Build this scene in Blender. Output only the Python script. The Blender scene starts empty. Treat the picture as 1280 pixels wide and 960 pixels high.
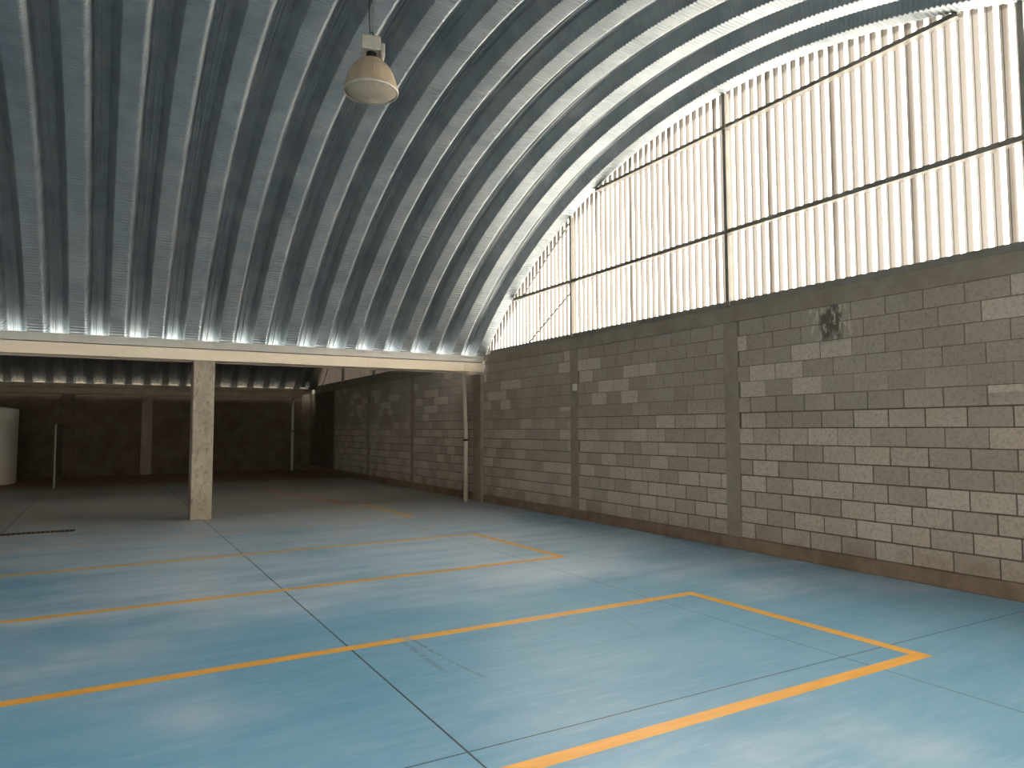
import bpy, bmesh, math, random
from mathutils import Vector, Matrix

random.seed(7)
scn = bpy.context.scene
C = scn.collection
PI = math.pi

# ------------------------------------------------------------------ layout
WX = 7.15                         # inner face of the east wall
YC, ZC, RAD = 6.571, -3.721, 9.753  # first vault: centre line, centre height, radius
NAVE = 14.25                      # distance between the two vaults
G1, G2 = 13.5, 28.0               # front of the gutters
FAR = 28.35                       # far wall
WEST = -13.0
FILL_GAP = (-2.2, .6, 2.5)            # x from, x to, height of an unseen opening added behind the viewpoint for fill light
SKY = (-9.0, 6.0, -.3, 2.45)       # roof strip over the entrance
SOUTH = -1.3
PITCH, PHASE = 0.5685, -1.43      # roof ribs along x

# ------------------------------------------------------------------ materials
class Mat:
    def __init__(s, name):
        s.m = bpy.data.materials.new(name); s.m.use_nodes = True
        s.t = s.m.node_tree; s.t.nodes.clear()
        s.out = s.t.nodes.new('ShaderNodeOutputMaterial')
        s._c = None
    def n(s, kind, **kw):
        nd = s.t.nodes.new('ShaderNode' + kind)
        for k, v in kw.items():
            if hasattr(nd, k): setattr(nd, k, v)
        return nd
    def link(s, a, b): s.t.links.new(a, b)
    def put(s, sock, v):
        if v is None: return
        if hasattr(v, 'is_output'): s.link(v, sock)
        elif isinstance(v, (tuple, list)) and len(v) == 3 and sock.type == 'RGBA': sock.default_value = (*v, 1)
        else: sock.default_value = v
    def coord(s):
        if s._c is None: s._c = s.n('TexCoord').outputs['Object']
        return s._c
    def xyz(s):
        nd = s.n('SeparateXYZ'); s.link(s.coord(), nd.inputs[0]); return nd.outputs
    def scaled(s, sc):
        nd = s.n('Mapping'); s.link(s.coord(), nd.inputs['Vector']); nd.inputs['Scale'].default_value = sc
        return nd.outputs[0]
    def noise(s, scale, detail=4, rough=.55, sc=None, vec=None):
        nd = s.n('TexNoise'); nd.inputs['Scale'].default_value = scale
        nd.inputs['Detail'].default_value = detail; nd.inputs['Roughness'].default_value = rough
        s.link(vec or (s.scaled(sc) if sc else s.coord()), nd.inputs['Vector'])
        return nd.outputs['Fac']
    def math(s, op, a, b=None, c=None, clamp=False):
        nd = s.n('Math', operation=op); nd.use_clamp = clamp
        for i, v in enumerate((a, b, c)): s.put(nd.inputs[i], v)
        return nd.outputs[0]
    def ramp(s, f, a, b, lo=0.0, hi=1.0):
        nd = s.n('MapRange'); nd.interpolation_type = 'SMOOTHSTEP'
        s.put(nd.inputs[0], f)
        for i, v in enumerate((a, b, lo, hi)): s.put(nd.inputs[i + 1], v)
        return nd.outputs[0]
    def mix(s, f, a, b, mode='MIX'):
        nd = s.n('Mix', data_type='RGBA', blend_type=mode)
        s.put(nd.inputs[0], f); s.put(nd.inputs[6], a); s.put(nd.inputs[7], b)
        return nd.outputs[2]
    def bump(s, h, strength=.4, dist=.01):
        nd = s.n('Bump'); nd.inputs['Strength'].default_value = strength; nd.inputs['Distance'].default_value = dist
        s.put(nd.inputs['Height'], h); return nd.outputs[0]
    def principled(s, base, rough=.6, metal=0.0, normal=None, spec=None, trans=None):
        p = s.n('BsdfPrincipled')
        s.put(p.inputs['Base Color'], base); s.put(p.inputs['Roughness'], rough); s.put(p.inputs['Metallic'], metal)
        if normal is not None: s.link(normal, p.inputs['Normal'])
        if spec is not None: s.put(p.inputs['Specular IOR Level'], spec)
        if trans is not None: s.put(p.inputs['Transmission Weight'], trans)
        s.link(p.outputs[0], s.out.inputs[0]); return p

def rough_mat(name, a, b, scale=6, rough=.8, bump=.3, metal=0., dist=.004, spec=.3):
    m = Mat(name); f = m.ramp(m.noise(scale, 6, .6), .3, .7)
    m.principled(m.mix(f, a, b), rough, metal, m.bump(m.noise(scale * 9, 5, .7), bump, dist), spec)
    return m.m

def line_mask(m, x, y, p, q, w, soft=.35):
    """1 on the floor segment p-q, falling to 0 at half width w"""
    dx, dy = q[0] - p[0], q[1] - p[1]; L = math.hypot(dx, dy); ux, uy = dx / L, dy / L
    px = m.math('SUBTRACT', x, p[0]); py = m.math('SUBTRACT', y, p[1])
    al = m.math('ADD', m.math('MULTIPLY', px, ux), m.math('MULTIPLY', py, uy))
    cr = m.math('ABSOLUTE', m.math('ADD', m.math('MULTIPLY', px, -uy), m.math('MULTIPLY', py, ux)))
    a = m.ramp(cr, w, w * soft)
    e = m.math('MULTIPLY', m.ramp(al, -.05, .1), m.ramp(al, L + .05, L - .1))
    return m.math('MULTIPLY', a, e)

def floor_mat(name, paint=False):
    m = Mat(name); X, Y, Z = m.xyz()
    streak = m.noise(1.0, 7, .62, sc=(.55, 2.2, 1))
    fine = m.noise(3.0, 6, .65, sc=(1.0, 7.0, 1))
    blot = m.noise(.33, 5, .6)
    blue = m.mix(m.ramp(streak, .3, .7), (.118, .315, .495), (.185, .385, .55))
    blue = m.mix(m.ramp(fine, .45, .75, 0, .5), blue, (.29, .45, .60))
    mid = m.math('MULTIPLY', m.ramp(Y, 4.5, 7.5), m.ramp(X, -4, 1.5))
    worn = m.math('MULTIPLY', m.ramp(m.math('ADD', blot, m.math('MULTIPLY', mid, .24)), .5, .74), m.ramp(streak, .1, .9))
    blue = m.mix(m.math('MULTIPLY', worn, .9), blue, (.62, .69, .80))
    # dust lies thicker towards the unused second bay
    dn = m.math('ADD', Y, m.math('MULTIPLY', m.math('SUBTRACT', streak, .5), 5.0))
    dust = m.ramp(dn, 8.0, 16.5, 0, .9)
    blue = m.mix(dust, blue, m.mix(m.ramp(fine, .3, .7), (.32, .29, .245), (.40, .36, .30)))
    # brown earth at the foot of the far wall
    earth = m.ramp(m.math('ADD', Y, m.math('MULTIPLY', streak, 2.0)), 22.6, 25.0, 0, .95)
    blue = m.mix(earth, blue, (.26, .15, .075))
    # red dust trail behind the third bay
    rd = line_mask(m, X, Y, (4.55, 14.7), (3.65, 19.6), .32, .05)
    rd = m.math('MULTIPLY', rd, m.ramp(m.noise(3.5, 5, .7), .42, .6))
    blue = m.mix(m.math('MULTIPLY', rd, .9), blue, (.62, .22, .12))
    rough = m.ramp(m.noise(2.4, 3, .5, sc=(.6, 1.8, 1)), .2, .8, .34, .42)
    rough = m.math('ADD', rough, m.math('MULTIPLY', dust, .25))
    if paint:
        wear = m.ramp(m.noise(5, 7, .75, sc=(1, 2.5, 1)), .66, .78, 0, .7)
        old = m.math('MULTIPLY', m.ramp(Y, 10.4, 10.9), m.ramp(X, 4.74, 4.5))
        fade = m.math('MAXIMUM', wear, m.math('MULTIPLY', old, m.ramp(fine, .3, .6, .95, .6)))
        scuff = line_mask(m, X, Y, (2.0, 5.4), (2.02, 4.7), .05, .1)
        fade = m.math('MAXIMUM', fade, m.math('MULTIPLY', scuff, .6))
        yel = m.mix(m.ramp(fine, .3, .7), (.74, .36, .045), (.84, .44, .085))
        blue = m.mix(fade, yel, blue)
    else:
        # saw cuts
        def cut(v, o, p, w):
            fr = m.math('FRACT', m.math('ADD', m.math('DIVIDE', m.math('SUBTRACT', v, o), p), .5))
            return m.ramp(m.math('MULTIPLY', m.math('ABSOLUTE', m.math('SUBTRACT', fr, .5)), p), w, w * .55)
        cx = cut(X, 1.572, 2.83, .0075); cy = cut(Y, 3.172, 3.57, .0065)
        faint = m.ramp(Y, 3.6, 4.2, .9, .28)
        faintx = m.ramp(X, 2.6, 3.4, .95, .6)
        cuts = m.math('MAXIMUM', m.math('MULTIPLY', cx, faintx), m.math('MULTIPLY', cy, faint))
        blue = m.mix(cuts, blue, (.012, .016, .018))
        # tyre scuffs and hairline cracks
        for p, q, w, k in (((2.03, 5.22), (2.06, 4.5), .016, .55), ((1.96, 5.2), (1.95, 4.25), .03, .35), ((2.06, 4.5), (2.13, 4.02), .02, .35),
                           ((3.75, 4.75), (3.62, 4.3), .02, .25), ((4.86, 13.2), (4.9, 12.2), .03, .15)):
            blue = m.mix(m.math('MULTIPLY', m.math('MULTIPLY', line_mask(m, X, Y, p, q, w), m.ramp(m.noise(14, 3), .35, .55)), k), blue, (.06, .055, .045))
        sp = m.n('TexVoronoi'); sp.inputs['Scale'].default_value = 1.1; m.link(m.coord(), sp.inputs['Vector'])
        spots = m.math('MULTIPLY', m.ramp(sp.outputs['Distance'], .03, .012), m.ramp(Y, 6, 10))
        blue = m.mix(m.math('MULTIPLY', spots, .6), blue, (.05, .05, .045))
    b = m.bump(m.noise(40, 3), .04, .004)
    m.principled(blue, rough, 0, b, .5)
    return m.m

def block_mat():
    m = Mat('concrete_block'); X, Y, Z = m.xyz()
    r = m.n('NewGeometry').outputs['Random Per Island']
    r2 = m.math('FRACT', m.math('MULTIPLY', r, 37.77))
    base = m.mix(m.ramp(r, 0, 1), (.405, .338, .275), (.56, .475, .395))
    light = m.math('GREATER_THAN', r2, m.ramp(Z, 1.6, 2.2, .86, .77))
    base = m.mix(m.math('MULTIPLY', light, .7), base, (.61, .535, .455))
    # cement wash smeared over the upper courses
    wash = m.math('MULTIPLY', m.ramp(m.math('ADD', Z, m.math('MULTIPLY', m.noise(.8, 4), 1.1)), 1.9, 2.5), m.math('SUBTRACT', 1.0, light))
    base = m.mix(m.math('MULTIPLY', wash, .7), base, m.mix(m.ramp(m.noise(.9, 4), .35, .65), (.33, .272, .22), (.36, .31, .258)))
    base = m.mix(m.ramp(m.noise(30, 7, .8), .42, .70, 0, .6), base, (.17, .147, .118))
    base = m.mix(m.ramp(m.noise(1.4, 4), .4, .75, 0, .3), base, (.45, .41, .345))
    foot_tint = m.math('MULTIPLY', m.ramp(Z, .5, .15), m.ramp(m.noise(3, 4), .3, .7))  # browner, broken tint towards the foot of the wall
    base = m.mix(m.math('MULTIPLY', foot_tint, .5), base, (.24, .165, .11))
    # leak stain with lime bloom below the beam
    st = m.math('MULTIPLY', m.math('MULTIPLY', m.ramp(Y, 4.98, 5.06), m.ramp(Y, 5.34, 5.26)), m.ramp(Z, 2.48, 2.62))
    st = m.math('MULTIPLY', st, m.ramp(m.noise(5, 3), .3, .55))
    base = m.mix(m.math('MULTIPLY', st, .8), base, (.07, .063, .055))
    bl = m.math('MULTIPLY', m.math('MULTIPLY', m.ramp(Y, 4.86, 4.95), m.ramp(Y, 5.5, 5.42)), m.ramp(Z, 2.5, 2.6))
    bl = m.math('MULTIPLY', bl, m.ramp(m.noise(9, 6, .7, sc=(1, 2.2, .8)), .50, .60))
    base = m.mix(m.math('MULTIPLY', bl, .7), base, (.6, .57, .5))
    h = m.math('ADD', m.noise(45, 6, .75), m.math('MULTIPLY', m.noise(150, 2), .5))
    m.principled(base, .9, 0, m.bump(h, .55, .008), .2)
    return m.m

def metal_mat(name, a, b, rough=.4, metal=.85, bump=.1):
    m = Mat(name)
    f = m.ramp(m.noise(2.2, 6, .65), .3, .7)
    m.principled(m.mix(f, a, b), m.ramp(m.noise(5, 4), .2, .8, rough * .8, rough * 1.25), metal, m.bump(m.noise(9, 4), bump, .01), .5)
    return m.m

def roof_mat():
    m = Mat('galvanised_roof')
    n1 = m.noise(1.7, 6, .65); n2 = m.noise(7, 5, .7)
    col = m.mix(m.ramp(n1, .3, .7), ROOF_A, ROOF_B)
    col = m.mix(m.ramp(n2, .55, .75, 0, .2), col, (.25, .26, .26))
    m.principled(col, m.ramp(n2, .2, .8, .50, .58), .95, None, .5)
    return m.m

def sheet_mat(name, trans, refl, brown, f, crease=.95, peak=.97, new=None):  # new: clearer colour for unseen sheets, added as fill light
    """light-passing glass fibre sheet with yellowed overlaps every seven waves"""
    m = Mat(name); X, Y, Z = m.xyz()
    P = .906
    fr = m.math('FRACT', m.math('ADD', m.math('DIVIDE', m.math('SUBTRACT', Y, 4.19), P), .5))
    d = m.math('MULTIPLY', m.math('ABSOLUTE', m.math('SUBTRACT', fr, .5)), P)
    ov = m.math('MULTIPLY', m.ramp(d, .045, .02), m.ramp(m.noise(1.3, 4, sc=(1, 1, .4)), .3, .7, .35, 1.0))
    st = m.ramp(m.noise(4, 5, .6, sc=(1, 1, .06)), .35, .75, 0, .22)
    tc = m.mix(st, trans, brown); tc = m.mix(m.math('MULTIPLY', ov, .8), tc, brown)
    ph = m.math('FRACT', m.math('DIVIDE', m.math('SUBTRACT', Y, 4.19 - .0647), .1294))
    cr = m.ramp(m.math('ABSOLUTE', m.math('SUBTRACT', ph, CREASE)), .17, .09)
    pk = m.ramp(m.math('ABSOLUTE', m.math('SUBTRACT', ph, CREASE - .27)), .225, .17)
    tc = m.mix(m.math('MULTIPLY', pk, peak), tc, (.010, .0083, .0070))  # shade on the wave flank turned from the sun, painted into the colour
    tc = m.mix(m.math('MULTIPLY', cr, crease), tc, (.001, .001, .001))  # dark line of the steep fold, its shade painted in as well
    if new:      # unseen sheets south of the last post, made clearer to light the hall
        tc = m.mix(m.math('GREATER_THAN', 3.06, Y), tc, new)
    tr = m.n('BsdfTranslucent'); m.put(tr.inputs[0], tc)
    df = m.n('BsdfDiffuse'); m.put(df.inputs[0], m.mix(m.math('MULTIPLY', ov, .6), refl, brown))
    mx = m.n('MixShader'); mx.inputs[0].default_value = f
    m.link(df.outputs[0], mx.inputs[1]); m.link(tr.outputs[0], mx.inputs[2]); m.link(mx.outputs[0], m.out.inputs[0])
    return m.m

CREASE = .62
ROOF_A, ROOF_B = (.265, .31, .338), (.375, .41, .43)
M = {}
M['floor'] = floor_mat('blue_painted_concrete')
M['line'] = floor_mat('yellow_line_paint', True)
M['block'] = block_mat()
M['mortar'] = rough_mat('mortar', (.11, .092, .07), (.16, .137, .11), 5, .95, .4)
M['wash'] = rough_mat('cement_wash', (.15, .126, .10), (.20, .172, .138), 3, .95, .4)
M['cast'] = rough_mat('cast_concrete', (.25, .21, .162), (.32, .275, .218), 4, .9, .35)
M['plinth'] = rough_mat('earth_stained_plinth', (.19, .128, .088), (.27, .195, .14), 4, .95, .5)
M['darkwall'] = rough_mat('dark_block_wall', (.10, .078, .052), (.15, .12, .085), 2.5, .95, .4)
M['roof'] = roof_mat()
M['sheet'] = sheet_mat('translucent_sheet', (.94, .90, .83), (.55, .50, .43), (.08, .053, .029), .9, new=(.95, .90, .82))  # new: clearer colour for unseen sheets, added as fill light
M['sheet_shaded'] = sheet_mat('shaded_sheet', (.035, .029, .021), (.30, .25, .19), (.05, .035, .02), .5)  # shade over the second gable put into a darker sheet colour
M['steel'] = metal_mat('grey_painted_steel', (.20, .19, .17), (.26, .245, .22), .55, .2)
M['cream'] = metal_mat('cream_painted_steel', (.82, .72, .575), (.86, .77, .62), .45, .0)
M['cream_shaded'] = metal_mat('shaded_cream_steel', (.34, .28, .20), (.42, .35, .25), .6, .0)  # cream steel darkened to paint in the shade of the second bay
M['zinc'] = metal_mat('zinc_gutter', (.42, .42, .40), (.50, .50, .47), .45, .35)
M['pvc'] = rough_mat('pale_pvc', (.50, .46, .37), (.58, .53, .44), 3, .45, .05)
M['tank'] = rough_mat('white_polyethylene', (.74, .69, .58), (.84, .79, .68), 2, .5, .05)
M['white'] = rough_mat('white_plastic', (.62, .60, .55), (.70, .68, .62), 4, .45, .02)
M['dark'] = rough_mat('dark_iron', (.022, .018, .016), (.05, .04, .034), 8, .7, .2, .3)
M['board'] = rough_mat('grey_board', (.20, .18, .15), (.27, .245, .205), 4, .8, .1)
M['ballast'] = rough_mat('cast_aluminium', (.50, .48, .42), (.60, .57, .50), 10, .45, .15, .5)
M['ground'] = rough_mat('bright_yard', (.42, .38, .32), (.52, .48, .42), 1, .95, .1)

def column_mat():
    m = Mat('weathered_column'); 
    a = m.mix(m.ramp(m.noise(3, 6, .65, sc=(1, 1, .5)), .3, .7), (.34, .29, .235), (.48, .425, .355))
    a = m.mix(m.ramp(m.noise(13, 7, .8, sc=(1, 1, .6)), .48, .68, 0, .8), a, (.14, .118, .095))
    m.principled(a, .9, 0, m.bump(m.noise(30, 6, .7), .5, .008), .2); return m.m
M['column'] = column_mat()

def shade_mat():
    m = Mat('spun_aluminium'); X, Y, Z = m.xyz()
    th = m.math('ARCTAN2', Y, X)
    r = m.math('SINE', m.math('MULTIPLY', th, 48))
    m.principled(m.mix(m.ramp(m.noise(9, 3, sc=(1, 1, .3)), .3, .7), (.42, .33, .23), (.54, .44, .32)), .42, .25, m.bump(r, .25, .004), .5)
    return m.m
M['shade'] = shade_mat()
def lens_mat():
    m = Mat('prismatic_acrylic'); X, Y, Z = m.xyz()
    th = m.math('ARCTAN2', Y, X); r = m.math('SINE', m.math('MULTIPLY', th, 60))
    p = m.principled((.74, .65, .53), .22, 0, m.bump(r, .5, .006), .5, .55)
    p.inputs['IOR'].default_value = 1.2
    return m.m
M['lens'] = lens_mat()

# ------------------------------------------------------------------ mesh helpers
def obj(name, bm, mat, parent=None, smooth=False):
    me = bpy.data.meshes.new(name); bm.to_mesh(me); bm.free()
    return obj_me(name, me, mat, parent, smooth)
def obj_me(name, me, mat, parent=None, smooth=False):
    me.materials.append(mat)
    if smooth:
        for p in me.polygons: p.use_smooth = True
    o = bpy.data.objects.new(name, me); C.objects.link(o)
    if parent: o.parent = parent
    return o
def box(bm, x0, x1, y0, y1, z0, z1, bev=0.0):
    r = bmesh.ops.create_cube(bm, size=1.0)
    vs = r['verts']
    for v in vs:
        v.co = Vector(((x0 + x1) / 2 + v.co.x * (x1 - x0), (y0 + y1) / 2 + v.co.y * (y1 - y0), (z0 + z1) / 2 + v.co.z * (z1 - z0)))
    if bev:
        es = list({e for v in vs for e in v.link_edges})
        bmesh.ops.bevel(bm, geom=es, offset=bev, segments=1, affect='EDGES')
def boxes(*bs, bev=0.0):
    bm = bmesh.new()
    for b in bs: box(bm, *b, bev=bev)
    return bm
def lathe(prof, n=48, cap=False):
    bm = bmesh.new(); rings = []
    for r, z in prof:
        rings.append([bm.verts.new((r * math.cos(2 * PI * k / n), r * math.sin(2 * PI * k / n), z)) for k in range(n)])
    for a, b in zip(rings, rings[1:]):
        for k in range(n): bm.faces.new((a[k], a[(k + 1) % n], b[(k + 1) % n], b[k]))
    if cap:
        bm.faces.new(rings[0][::-1]); bm.faces.new(rings[-1])
    bmesh.ops.recalc_face_normals(bm, faces=bm.faces)
    return bm
def tube(pts, r, n=14):
    bm = bmesh.new(); rings = []
    pts = [Vector(p) for p in pts]
    for i, p in enumerate(pts):
        d = (pts[min(i + 1, len(pts) - 1)] - pts[max(i - 1, 0)]).normalized()
        a = d.cross(Vector((1, 0, 0)) if abs(d.x) < .9 else Vector((0, 1, 0))).normalized(); b = d.cross(a)
        rings.append([bm.verts.new(p + (a * math.cos(2 * PI * k / n) + b * math.sin(2 * PI * k / n)) * r) for k in range(n)])
    for a, b in zip(rings, rings[1:]):
        for k in range(n): bm.faces.new((a[k], a[(k + 1) % n], b[(k + 1) % n], b[k]))
    bm.faces.new(rings[0][::-1]); bm.faces.new(rings[-1])
    bmesh.ops.recalc_face_normals(bm, faces=bm.faces)
    return bm
def extrude_x(poly, x0, x1):
    """closed (y, z) polygon swept along x"""
    bm = bmesh.new()
    a = [bm.verts.new((x0, y, z)) for y, z in poly]; b = [bm.verts.new((x1, y, z)) for y, z in poly]
    n = len(poly)
    for k in range(n): bm.faces.new((a[k], a[(k + 1) % n], b[(k + 1) % n], b[k]))
    bm.faces.new(a[::-1]); bm.faces.new(b)
    bmesh.ops.recalc_face_normals(bm, faces=bm.faces)
    return bm
def tag(o, label, cat, kind=None, group=None):
    o['label'] = label; o['category'] = cat
    if kind: o['kind'] = kind
    if group: o['group'] = group
    return o
def thing(name, label, cat, loc=(0, 0, 0), kind=None, group=None):
    o = bpy.data.objects.new(name, None); C.objects.link(o); o.location = loc; o.empty_display_size = .2
    return tag(o, label, cat, kind, group)
def arch_z(y, yc=YC): return ZC + math.sqrt(max(RAD ** 2 - (y - yc) ** 2, 0))

# ------------------------------------------------------------------ floor
bm = bmesh.new(); box(bm, WEST - .2, WX + .3, SOUTH - .3, FAR + .3, -.15, 0)
floor = tag(obj('floor', bm, M['floor']), 'blue painted concrete floor with saw-cut joints', 'floor', 'structure')
def strip(pts, w):
    """painted line along a polyline, mitred, a millimetre thick"""
    bm = bmesh.new(); P = [Vector((*p, 0)) for p in pts]; L, R = [], []
    for i, p in enumerate(P):
        d0 = (P[i] - P[i - 1]).normalized() if i else (P[1] - P[0]).normalized()
        d1 = (P[i + 1] - P[i]).normalized() if i < len(P) - 1 else d0
        n0 = Vector((-d0.y, d0.x, 0)); n1 = Vector((-d1.y, d1.x, 0)); mt = (n0 + n1).normalized()
        k = w / 2 / max(mt.dot(n0), .3)
        L.append(bm.verts.new(p + mt * k + Vector((0, 0, .001)))); R.append(bm.verts.new(p - mt * k + Vector((0, 0, .001))))
    for i in range(len(P) - 1): bm.faces.new((L[i], R[i], R[i + 1], L[i + 1]))
    bmesh.ops.recalc_face_normals(bm, faces=bm.faces)
    for f in bm.faces:
        if f.normal.z < 0: f.normal_flip()
    return bm
LW = .102
for pts in ([(-2.6, 2.875), (4.9, 2.925), (4.865, 5.085), (-2.6, 5.03)],
            [(-2.6, 7.14), (1.5, 7.195), (4.9, 7.325), (4.84, 9.56), (1.55, 9.475), (-2.6, 9.37)],
            [(-2.6, 11.25), (1.6, 11.56), (4.87, 12.11), (4.75, 14.42), (4.2, 14.3)]):
    p = obj('parking_line', strip(pts, LW), M['line'], floor)

# ------------------------------------------------------------------ walls
def block_rows(y0, y1, x=WX, z0=.16, rows=14, h=.199, bl=.4, prot=.008, seed=0):
    rnd = random.Random(seed); bm = bmesh.new()
    for r in range(rows):
        za = z0 + r * h; low = r < 7 or (r < 9 and rnd.random() < .5)
        g = (.0075 if low else .0045) + (rnd.uniform(-.003, .001) if 6 <= r <= 9 else 0)
        y = y0 - (bl / 2 if r % 2 else 0) - rnd.uniform(0, .1)
        while y < y1:
            L = bl * rnd.choice((1, 1, 1, 1, 1, .97, 1.03))
            a, b = max(y, y0), min(y + L, y1)
            if b - a > .05:
                p = prot + rnd.uniform(-.002, .002)
                box(bm, x - p, x + .05, a + g, b - g, za + g + rnd.uniform(-.001, .001), za + h - g, bev=.003 if low else .0015)
            y += L
    return bm
wall_e = thing('wall_east', 'grey concrete block wall on the right below the translucent gable', 'wall', (0, 0, 0), 'structure')
PIL = [-.55, 3.06, 6.655, 10.25, 13.83, 17.75, 21.35, 25.05]
PW = .23
obj('mortar_bed', boxes((WX + .002, WX + .15, SOUTH - .2, FAR + .2, 0, 1.76)), M['mortar'], wall_e)
obj('mortar_bed', boxes((WX - .0035, WX + .15, SOUTH - .2, FAR + .2, 1.76, 2.96)), M['wash'], wall_e)
edges = [SOUTH] + PIL + [FAR]
for i in range(len(edges) - 1):
    a = edges[i] + (PW / 2 if i else 0); b = edges[i + 1] - (PW / 2 if i < len(edges) - 2 else 0)
    if i >= 8: continue
    obj('block_panel', block_rows(a, b, seed=i + 3), M['block'], wall_e)
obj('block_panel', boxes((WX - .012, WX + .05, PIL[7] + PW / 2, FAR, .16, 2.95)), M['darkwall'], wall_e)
for y in PIL:
    if abs(y - 13.83) < .01:
        obj('pilaster', boxes((WX - .09, WX + .1, 13.66, 14.02, 0, 2.75), bev=.006), M['cast'], wall_e)
    else:
        obj('pilaster', boxes((WX - .006, WX + .1, y - PW / 2 - .004, y + PW / 2 + .004, .16, 2.95)), M['cast'], wall_e)
obj('corner_sun_stop', boxes((WX, WX + .2, 27.6, FAR + .3, 3.15, 5.6)), M['darkwall'], wall_e)  # filler added to block a sun leak at the back corner
obj('bond_beam', boxes((WX - .022, WX + .16, SOUTH, FAR, 2.945, 3.155), bev=.005), M['cast'], wall_e)
obj('plinth', boxes((WX - .018, WX + .15, SOUTH, FAR, 0, .158), bev=.006), M['plinth'], wall_e)

wn = thing('wall_north', 'dark block wall across the back of the second bay', 'wall', (0, 0, 0), 'structure')
bm = boxes((WEST, WX, FAR, FAR + .2, 0, 4.2))
rnd = random.Random(5)
obj('wall_face', bm, M['darkwall'], wn)
obj('sun_stop', boxes((WEST, WX, FAR - .22, FAR + .1, 3.14, 3.2), (WEST, WX, 28.0, FAR + .1, 3.36, 3.42)), M['darkwall'], wn)  # ledges added to stop sun falling in behind the back gutter
bm = bmesh.new()
for r in range(15):
    y = -5.0 - (.2 if r % 2 else 0)
    while y < WX - .1:
        box(bm, max(y, -5) + .006, min(y + .394, WX), FAR - .006 - rnd.uniform(0, .003), FAR + .01, .006 + r * .2, .194 + r * .2); y += .4
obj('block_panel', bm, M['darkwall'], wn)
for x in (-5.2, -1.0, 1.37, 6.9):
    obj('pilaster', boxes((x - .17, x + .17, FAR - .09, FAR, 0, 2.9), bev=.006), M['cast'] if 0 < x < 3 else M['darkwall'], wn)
ww = tag(obj('wall_west', boxes((WEST - .2, WEST, SOUTH - .2, FAR + .2, 0, 7)), M['darkwall']), 'dark end wall far to the left', 'wall', 'structure')
tag(obj('wall_south', boxes((WEST, FILL_GAP[0], SOUTH - .2, SOUTH, 0, 4.2), (FILL_GAP[1], WX + .3, SOUTH - .2, SOUTH, 0, 4.2), (FILL_GAP[0], FILL_GAP[1], SOUTH - .2, SOUTH, FILL_GAP[2], 4.2)), M['cast']),
    'front wall with an opening added for fill light behind the viewpoint', 'wall', 'structure')
tag(obj('ground', boxes((-60, 90, -60, 90, -.35, -.16)), M['ground']), 'pale yard outside the building', 'ground', 'structure')

# ------------------------------------------------------------------ roof vaults
def vault_mesh(name, x_lo, x_hi, yc, n_per, pitch=None, amp=.006, y_lo=None, y_hi=None, end_web=True):
    """arched trough panels: low crimped pans, high recesses with a standing seam, along x"""
    D = .165
    prof = []      # (x, offset outward, crimp outward, crimp along x)
    k = math.floor((x_lo - PHASE) / PITCH)
    while PHASE + k * PITCH < x_hi:
        b = PHASE + k * PITCH
        cell = [(0, .002, 1, 0), (.010, .007, .9, .3), (.019, .018, .7, .8), (.042, .062, .2, 1.3), (.066, .118, .1, 1.1), (.090, D - .008, 0, .25), (.101, D, 0, 0),
                (.128, D, 0, 0), (.134, D - .006, 0, 0), (.160, D - .006, 0, 0), (.166, D, 0, 0), (.170, D - .016, 0, 0), (.188, D - .016, 0, 0), (.192, D, 0, 0),
                (.222, D, 0, 0), (.228, D - .006, 0, 0), (.250, D - .006, 0, 0), (.261, D, 0, 0),
                (.272, D - .008, 0, -.25), (.298, .118, .1, -.8), (.327, .062, .2, -1), (.352, .014, .7, -.5), (.361, .003, 1, 0), (.5605, 0, 1, 0)]
        prof += [(b + c[0],) + c[1:] for c in cell]
        k += 1
    prof = [p for p in prof if x_lo <= p[0] <= x_hi + 1e-6]
    t0 = math.asin((y_lo - yc) / RAD); t1 = math.asin((y_hi - yc) / RAD)
    steps = int((t1 - t0) * RAD / pitch) * 2 if pitch else n_per
    V, F = [], []; m = len(prof)
    for i in range(steps + 1):
        t = t0 + (t1 - t0) * i / steps
        s, c = math.sin(t), math.cos(t)
        cr = (i % 2) * amp if pitch else 0.0
        for x, o, wr, wx in prof:
            r = RAD + o + cr * wr
            V.append((x + cr * wx, yc + r * s, ZC + r * c))
    for i in range(steps):
        for j in range(m - 1):
            a = i * m + j; F.append((a, a + 1, a + m + 1, a + m))
    me = bpy.data.meshes.new(name); me.from_pydata(V, [], F); me.update()
    return me
YR = 13.61
XEND = PHASE + 15 * PITCH + .262   # far edge: one recess beyond the gable sheet
me = vault_mesh('ceiling', PHASE - 3 * PITCH, XEND, YC, 0, .055, .011, SKY[3], YR)
ceil = tag(obj_me('ceiling', me, M['roof']), 'barrel vault of ribbed galvanised arch panels overhead', 'ceiling', 'structure')
me = vault_mesh('ceiling_panels', WEST, PHASE - 3 * PITCH, YC, 120, None, 0, SKY[3], YR)
obj_me('roof_panel', me, M['roof'], ceil)
me = vault_mesh('ceiling_panels', WEST, SKY[0], YC, 30, None, 0, 2 * YC - YR, SKY[3])
obj_me('roof_panel', me, M['roof'], ceil)
me = vault_mesh('ceiling_panels', SKY[0], XEND, YC, 30, None, 0, 2 * YC - YR, SKY[3])
obj_me('roof_panel', me, M['roof'], ceil)
me = vault_mesh('ceiling', WEST, XEND, YC + NAVE, 140, None, 0, 14.03, 27.8)
ceil2 = tag(obj_me('ceiling', me, M['roof']), 'dark ribbed vault over the second bay beyond the gutter', 'ceiling', 'structure')
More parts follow.
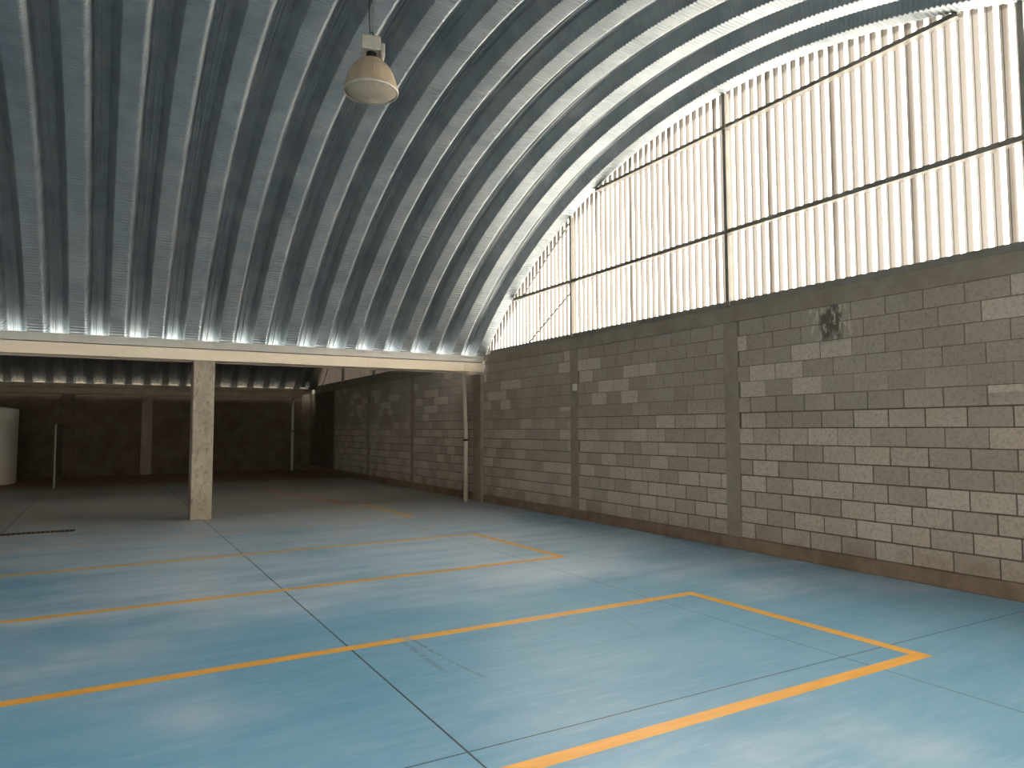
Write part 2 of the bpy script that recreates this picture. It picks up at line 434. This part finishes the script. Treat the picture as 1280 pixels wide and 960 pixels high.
# screws along two of the seams
bm = bmesh.new()
for k, n in ((9, 26), (4, 14)):
    for i in range(n):
        t = math.radians(-2 + 44 * i / n); r = RAD + .140
        mt = Matrix.Translation((PHASE + k * PITCH + .177, YC + r * math.sin(t), ZC + r * math.cos(t)))
        bmesh.ops.create_uvsphere(bm, u_segments=6, v_segments=4, radius=.009, matrix=mt)
obj('seam_screw', bm, M['zinc'], ceil)

# ------------------------------------------------------------------ gables
def gable(name, label, yc, mat, ys, y_lo, y_hi, shaded=False):
    w = thing(name, label, 'window', (0, 0, 0), 'structure')
    P = .1294; A = .021; X0 = WX + .045
    V, F = [], []; n = 12
    cols = int((y_hi - y_lo) / P * n)
    off = 4.19 - .0647
    zs = 24
    for i in range(cols + 1):
        y = y_lo + (y_hi - y_lo) * i / cols
        ph = ((y - off) / P) % 1.0
        # flattened crest with one tight fold, as glass fibre sheet
        x = X0 + A * (math.cos(2 * PI * ph) + .28 * math.cos(4 * PI * ph))
        zt = ZC + math.sqrt((RAD + .163) ** 2 - (y - yc) ** 2)
        for j in range(zs + 1): V.append((x, y, 3.16 + (zt - 3.16) * j / zs))
    for i in range(cols):
        for j in range(zs):
            a = i * (zs + 1) + j; F.append((a, a + zs + 1, a + zs + 2, a + 1))
    me = bpy.data.meshes.new(name); me.from_pydata(V, [], F); me.update()
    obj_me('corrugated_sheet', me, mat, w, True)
    xi, xo = WX - .055, WX + .015
    for y in ys:
        h = .028
        obj('post', boxes((xi - .01, xo, y - h, y + h, 3.15, arch_z(y, yc) - .0), bev=.003), M['steel'], w)
    def chord(z):                      # half chord of the arch at height z
        return math.sqrt(RAD ** 2 - (z - ZC) ** 2)
    for z in (4.15, 5.57):
        c = chord(z) - .03
        y0, y1 = max(yc - c, y_lo), min(yc + c, y_hi)
        bmg = extrude_girt(z, y0, y1, xi, xo)
        obj('girt', bmg, M['steel'], w)
    def brace(p, q):
        bm = tube([(xo - .03, *p), (xo - .03, *q)], .014, 8); obj('brace', bm, M['steel'], w)
    for s in (1, -1):
        brace((yc + s * 5.24, 3.19), (yc + s * 3.72, 3.97)) if not shaded else brace((yc + s * 5.9, 3.19), (yc + s * 4.6, 4.2))
        brace((yc + s * 5.40, 4.17), (yc + s * 3.72, 5.25))
    obj('sill', boxes((WX - .03, WX + .07, y_lo + .25, y_hi - .25, 3.156, 3.195), (WX - .034, WX - .028, y_lo + .25, y_hi - .25, 3.15, 3.222)), M['steel'], w)
    return w
def extrude_girt(z, y0, y1, xi, xo):
    """channel purlin: web, top flange and a wider bottom lip"""
    bm = bmesh.new()
    box(bm, xi, xi + .005, y0, y1, z - .03, z + .03)
    box(bm, xi, xo, y0, y1, z + .026, z + .03)
    box(bm, xi - .03, xo, y0, y1, z - .034, z - .030)
    return bm
YE0, YE1 = 2 * YC - 13.55, 13.55
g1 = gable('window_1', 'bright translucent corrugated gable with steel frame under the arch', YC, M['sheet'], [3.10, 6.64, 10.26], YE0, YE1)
g2 = gable('window_2', 'dim shaded corrugated gable of the second bay behind the gutter', YC + NAVE, M['sheet_shaded'], [17.6, 20.82, 24.05], YE0 + NAVE, 27.9, True)
# white hanging clamp on the middle post
# ------------------------------------------------------------------ gutters
def gutter(name, label, y, x0, x1, dz=0.0, mb=None, mz=None):
    mb = mb or M['cream']; mz = mz or M['zinc']
    g = thing(name, label, 'gutter', (0, y, 2.77 + dz), None, 'gutter beams between the vaults')
    def add(nm, bm, mt):
        bmesh.ops.translate(bm, verts=bm.verts, vec=(0, -y, -2.77 - dz)); return obj(nm, bm, mt, g)
    z = 2.77 + dz
    # cream box beams front and back
    t = .006
    add('support_beam', extrude_x([(y, z), (y + .09, z), (y + .09, z + .012), (y + .012, z + .012), (y + .012, z + .18), (y + .09, z + .18), (y + .09, z + .192), (y, z + .192)], x0, x1), mb)
    add('support_beam', extrude_x([(y + .48, z), (y + .57, z), (y + .57, z + .192), (y + .48, z + .192), (y + .48, z + .18), (y + .558, z + .18), (y + .558, z + .012), (y + .48, z + .012)], x0, x1), mb)
    yb, zt = y - .022, z + .335
    add('trough', extrude_x([(yb - .02, zt), (yb - .02, zt - .035), (yb - .014, zt - .035), (yb - .014, zt - .006), (yb, zt - .006), (yb, z + .205), (y + .60, z + .205), (y + .60, zt),
                             (y + .594, zt), (y + .594, z + .211), (yb + .006, z + .211), (yb + .006, zt)], x0, x1), mz)
    k = 0
    for x in (-5.1, -1.45, 2.2, 4.5, 6.60):
        if x0 < x < x1:
            add('joint_strap', boxes((x - .02, x + .02, y - .006, y + .002, z + .004, z + .188)), mb)
    return g
gutter('rain_gutter', 'long cream gutter beam across the hall on the concrete column', 13.47, WEST, 7.03)
gutter('rain_gutter', 'darker gutter beam in front of the back wall of the second bay', 27.5, WEST, 6.6, 0.0, M['cream_shaded'], M['cream_shaded'])

col = tag(obj('concrete_column', boxes((1.355, 1.70, 13.47, 13.87, 0, 2.77), bev=.012), M['column']),
          'weathered square concrete column carrying the cream gutter beam', 'column', 'thing')

def downpipe(label, x, y, h, r, joint, bend=.05):
    d = thing('downpipe', label, 'pipe', (x, y, 0), None, 'downpipes under the gutters')
    pts = [(bend * (1 - math.exp(-i / 3.)) * -1 * (i / 12), 0, joint + (h - joint) * i / 12) for i in range(13)]
    obj('upper_pipe', tube(pts, r * .93), M['pvc'], d, True)
    lo = obj('lower_pipe', tube([(0, 0, 0), (0, 0, joint * .5), (0, 0, joint)], r), M['pvc'], d, True)
    obj('coupling', lathe([(r * .95, joint - .02), (r * 1.12, joint - .018), (r * 1.12, joint + .018), (r * .95, joint + .02)], 20), M['dark'], lo, True)
    return d
downpipe('pale plastic downpipe from gutter end to the blue floor beside the block wall', 6.83, 13.90, 2.77, .048, 1.32)
downpipe('thin pale downpipe in the dark back corner of the second bay', 6.33, 27.9, 2.77, .05, 1.5, 0)

# ------------------------------------------------------------------ lamp
LX, LY, LZ = 2.185, 6.55, 4.84
lamp = thing('pendant_lamp', 'bell-shaped high bay lamp hanging on a wire under the vault', 'lamp', (LX, LY, LZ))
out = [(.258, 0), (.262, .012), (.256, .02), (.252, .05), (.240, .11), (.218, .175), (.185, .235), (.140, .285), (.095, .318), (.07, .33)]
inn = [(r - .006, z) for r, z in out[::-1]]
shade = obj('lamp_shade', lathe(out + inn + [(.252, 0), (.258, 0)], 72), M['shade'], lamp, True)
obj('rim_ring', lathe([(.257, -.006), (.266, -.006), (.267, .014), (.259, .016), (.257, -.006)], 64), M['ballast'], shade, True)
obj('lens', lathe([(.001, -.055), (.08, -.051), (.15, -.038), (.21, -.018), (.250, .004), (.250, .010), (.208, -.010), (.15, -.030), (.08, -.043), (.001, -.047)], 72), M['lens'], lamp, True)
obj('bulb', lathe([(.001, .05), (.03, .055), (.055, .085), (.06, .12), (.05, .165), (.03, .20), (.025, .28), (.001, .29)], 24), M['white'], lamp, True)
obj('neck', lathe([(.07, .32), (.075, .33), (.05, .345), (.045, .40), (.001, .40)], 24), M['dark'], lamp, True)
bm = boxes((-.105, .085, -.09, .09, .395, .535), bev=.012); box(bm, .085, .125, -.085, .085, .35, .47, bev=.008)
for k in range(4): box(bm, -.1, .08, -.097, -.09, .415 + k * .028, .424 + k * .028)
bmesh.ops.rotate(bm, cent=(0, 0, 0), matrix=Matrix.Rotation(math.radians(-14), 3, 'Z'), verts=bm.verts)
bb = obj('ballast_box', bm, M['ballast'], lamp)
obj('hook', tube([(0, 0, .535), (0, 0, .56), (.018, 0, .585), (.012, 0, .61), (-.008, 0, .605)], .007, 8), M['dark'], bb, True)
zt = arch_z(LY) - LZ + .02
obj('wire', tube([(-.018, 0, .58), (-.026, 0, .8), (-.034, 0, zt)], .004, 6), M['dark'], lamp)
obj('power_cord', tube([(.015, 0, .585), (.012, .01, .70), (.03, .02, .95), (.0, .02, zt)], .004, 6), M['steel'], lamp)

# ------------------------------------------------------------------ small things
ex, ey, ez = WX - .006, 10.20, 2.275
bx = thing('junction_box', 'small white electrical box on the narrow pilaster of the block wall', 'electrical box', (ex, ey, ez))
obj('box_body', boxes((-.04, .0, -.045, .045, -.06, .06), bev=.006), M['white'], bx)
obj('cover', boxes((-.047, -.04, -.04, .04, -.053, .053), bev=.003), M['white'], bx)
obj('conduit', tube([(-.012, 0, -.06), (-.012, 0, -.20)], .009, 8), M['steel'], bx)

gr = thing('drain_grate', 'rusty floor drain grate set in the blue floor left of the column', 'drain', (-1.0, 13.1, 0))
x0, x1, y0, y1 = -1.6, .72, -.19, .19
obj('frame', boxes((x0, x1, y0, y0 + .02, .0005, .004), (x0, x1, y1 - .02, y1, .0005, .004), (x1 - .03, x1, y0, y1, .0005, .004), (x0, x0 + .02, y0, y1, .0005, .004)), M['zinc'], gr)
obj('pit_shade', boxes((x0 + .02, x1 - .03, y0 + .02, y1 - .02, .0003, .0012)), M['dark'], gr)  # flat dark sheet standing in for the shade below the bars
bm = bmesh.new(); x = x0 + .03
while x < x1 - .05:
    box(bm, x, x + .02, y0 + .02, y1 - .02, .0012, .004); x += .062
obj('grille', bm, M['plinth'], gr)

tk = thing('water_tank', 'large round white water tank standing in the dark second bay', 'tank', (-3.66, 25.75, 0))
R_ = 1.5
obj('tank_body', lathe([(.001, .0), (R_ - .03, .0), (R_, .03), (R_, 1.735), (.001, 1.735)], 64), M['tank'], tk, True)
obj('lid', lathe([(R_ - .02, 1.735), (R_ - .02, 1.755), (R_ + .005, 1.755), (R_ + .005, 2.17), (R_ - .03, 2.20), (.5, 2.33), (.001, 2.36)], 64), M['tank'], tk, True)
for o in tk.children:
    for p in o.data.polygons: p.use_smooth = abs(p.normal.z) < .9
pn = thing('partition_board', 'thin grey upright board standing on the floor near the white tank', 'board', (-1.08, 23.0, 0))
obj('panel', boxes((-.012, .012, 0, 3.6, 0.0, 1.74), bev=.004), M['board'], pn)
obj('edge_post', boxes((-.022, .022, -.045, .0, 0, 1.72), bev=.004), M['steel'], pn)

# ------------------------------------------------------------------ light
w = bpy.data.worlds.new('sky'); scn.world = w; w.use_nodes = True
nt = w.node_tree; bg = nt.nodes['Background']
sky = nt.nodes.new('ShaderNodeTexSky'); sky.sky_type = 'NISHITA'; sky.sun_disc = False
SUN_EL, SUN_AZ = math.radians(46), math.radians(52)     # azimuth from +y towards +x
sky.sun_elevation = SUN_EL; sky.sun_rotation = SUN_AZ; sky.dust_density = 3.0; sky.air_density = 1.2
mixn = nt.nodes.new('ShaderNodeMix'); mixn.data_type = 'RGBA'; mixn.inputs[0].default_value = .93
nt.links.new(sky.outputs[0], mixn.inputs[6]); mixn.inputs[7].default_value = (1.0, .93, .83, 1)
nt.links.new(mixn.outputs[2], bg.inputs[0]); bg.inputs[1].default_value = 1.0
sl = bpy.data.lights.new('sun', 'SUN'); sl.energy = 4.5; sl.angle = math.radians(.8); sl.color = (1, .955, .875)
so = bpy.data.objects.new('sun', sl); C.objects.link(so)
d = Vector((math.sin(SUN_AZ) * math.cos(SUN_EL), math.cos(SUN_AZ) * math.cos(SUN_EL), math.sin(SUN_EL)))
so.rotation_euler = d.to_track_quat('Z', 'Y').to_euler(); so.location = (20, 5, 20)

# ------------------------------------------------------------------ camera
yaw, pitch, roll = math.radians(29.886), math.radians(3.631), math.radians(-.175)
fwd = Vector((math.sin(yaw) * math.cos(pitch), math.cos(yaw) * math.cos(pitch), math.sin(pitch)))
rt = Vector((math.cos(yaw), -math.sin(yaw), 0)); up = rt.cross(fwd)
r2 = rt * math.cos(roll) + up * math.sin(roll); u2 = up * math.cos(roll) - rt * math.sin(roll)
cam = bpy.data.cameras.new('camera'); cam.sensor_width = 36; cam.lens = 890.62 / 1280 * 36
co = bpy.data.objects.new('camera', cam); C.objects.link(co)
co.matrix_world = Matrix(((r2.x, u2.x, -fwd.x, 0), (r2.y, u2.y, -fwd.y, 0), (r2.z, u2.z, -fwd.z, 1.55), (0, 0, 0, 1)))
scn.camera = co

vs = scn.view_settings
vs.view_transform = 'Standard'; vs.look = 'None'; vs.gamma = 1; vs.use_curve_mapping = False
vs.exposure = 3.6
scn.cycles.max_bounces = 12; scn.cycles.diffuse_bounces = 7; scn.cycles.glossy_bounces = 5
scn.cycles.use_denoising = True
scn.cycles.sample_clamp_indirect = 8
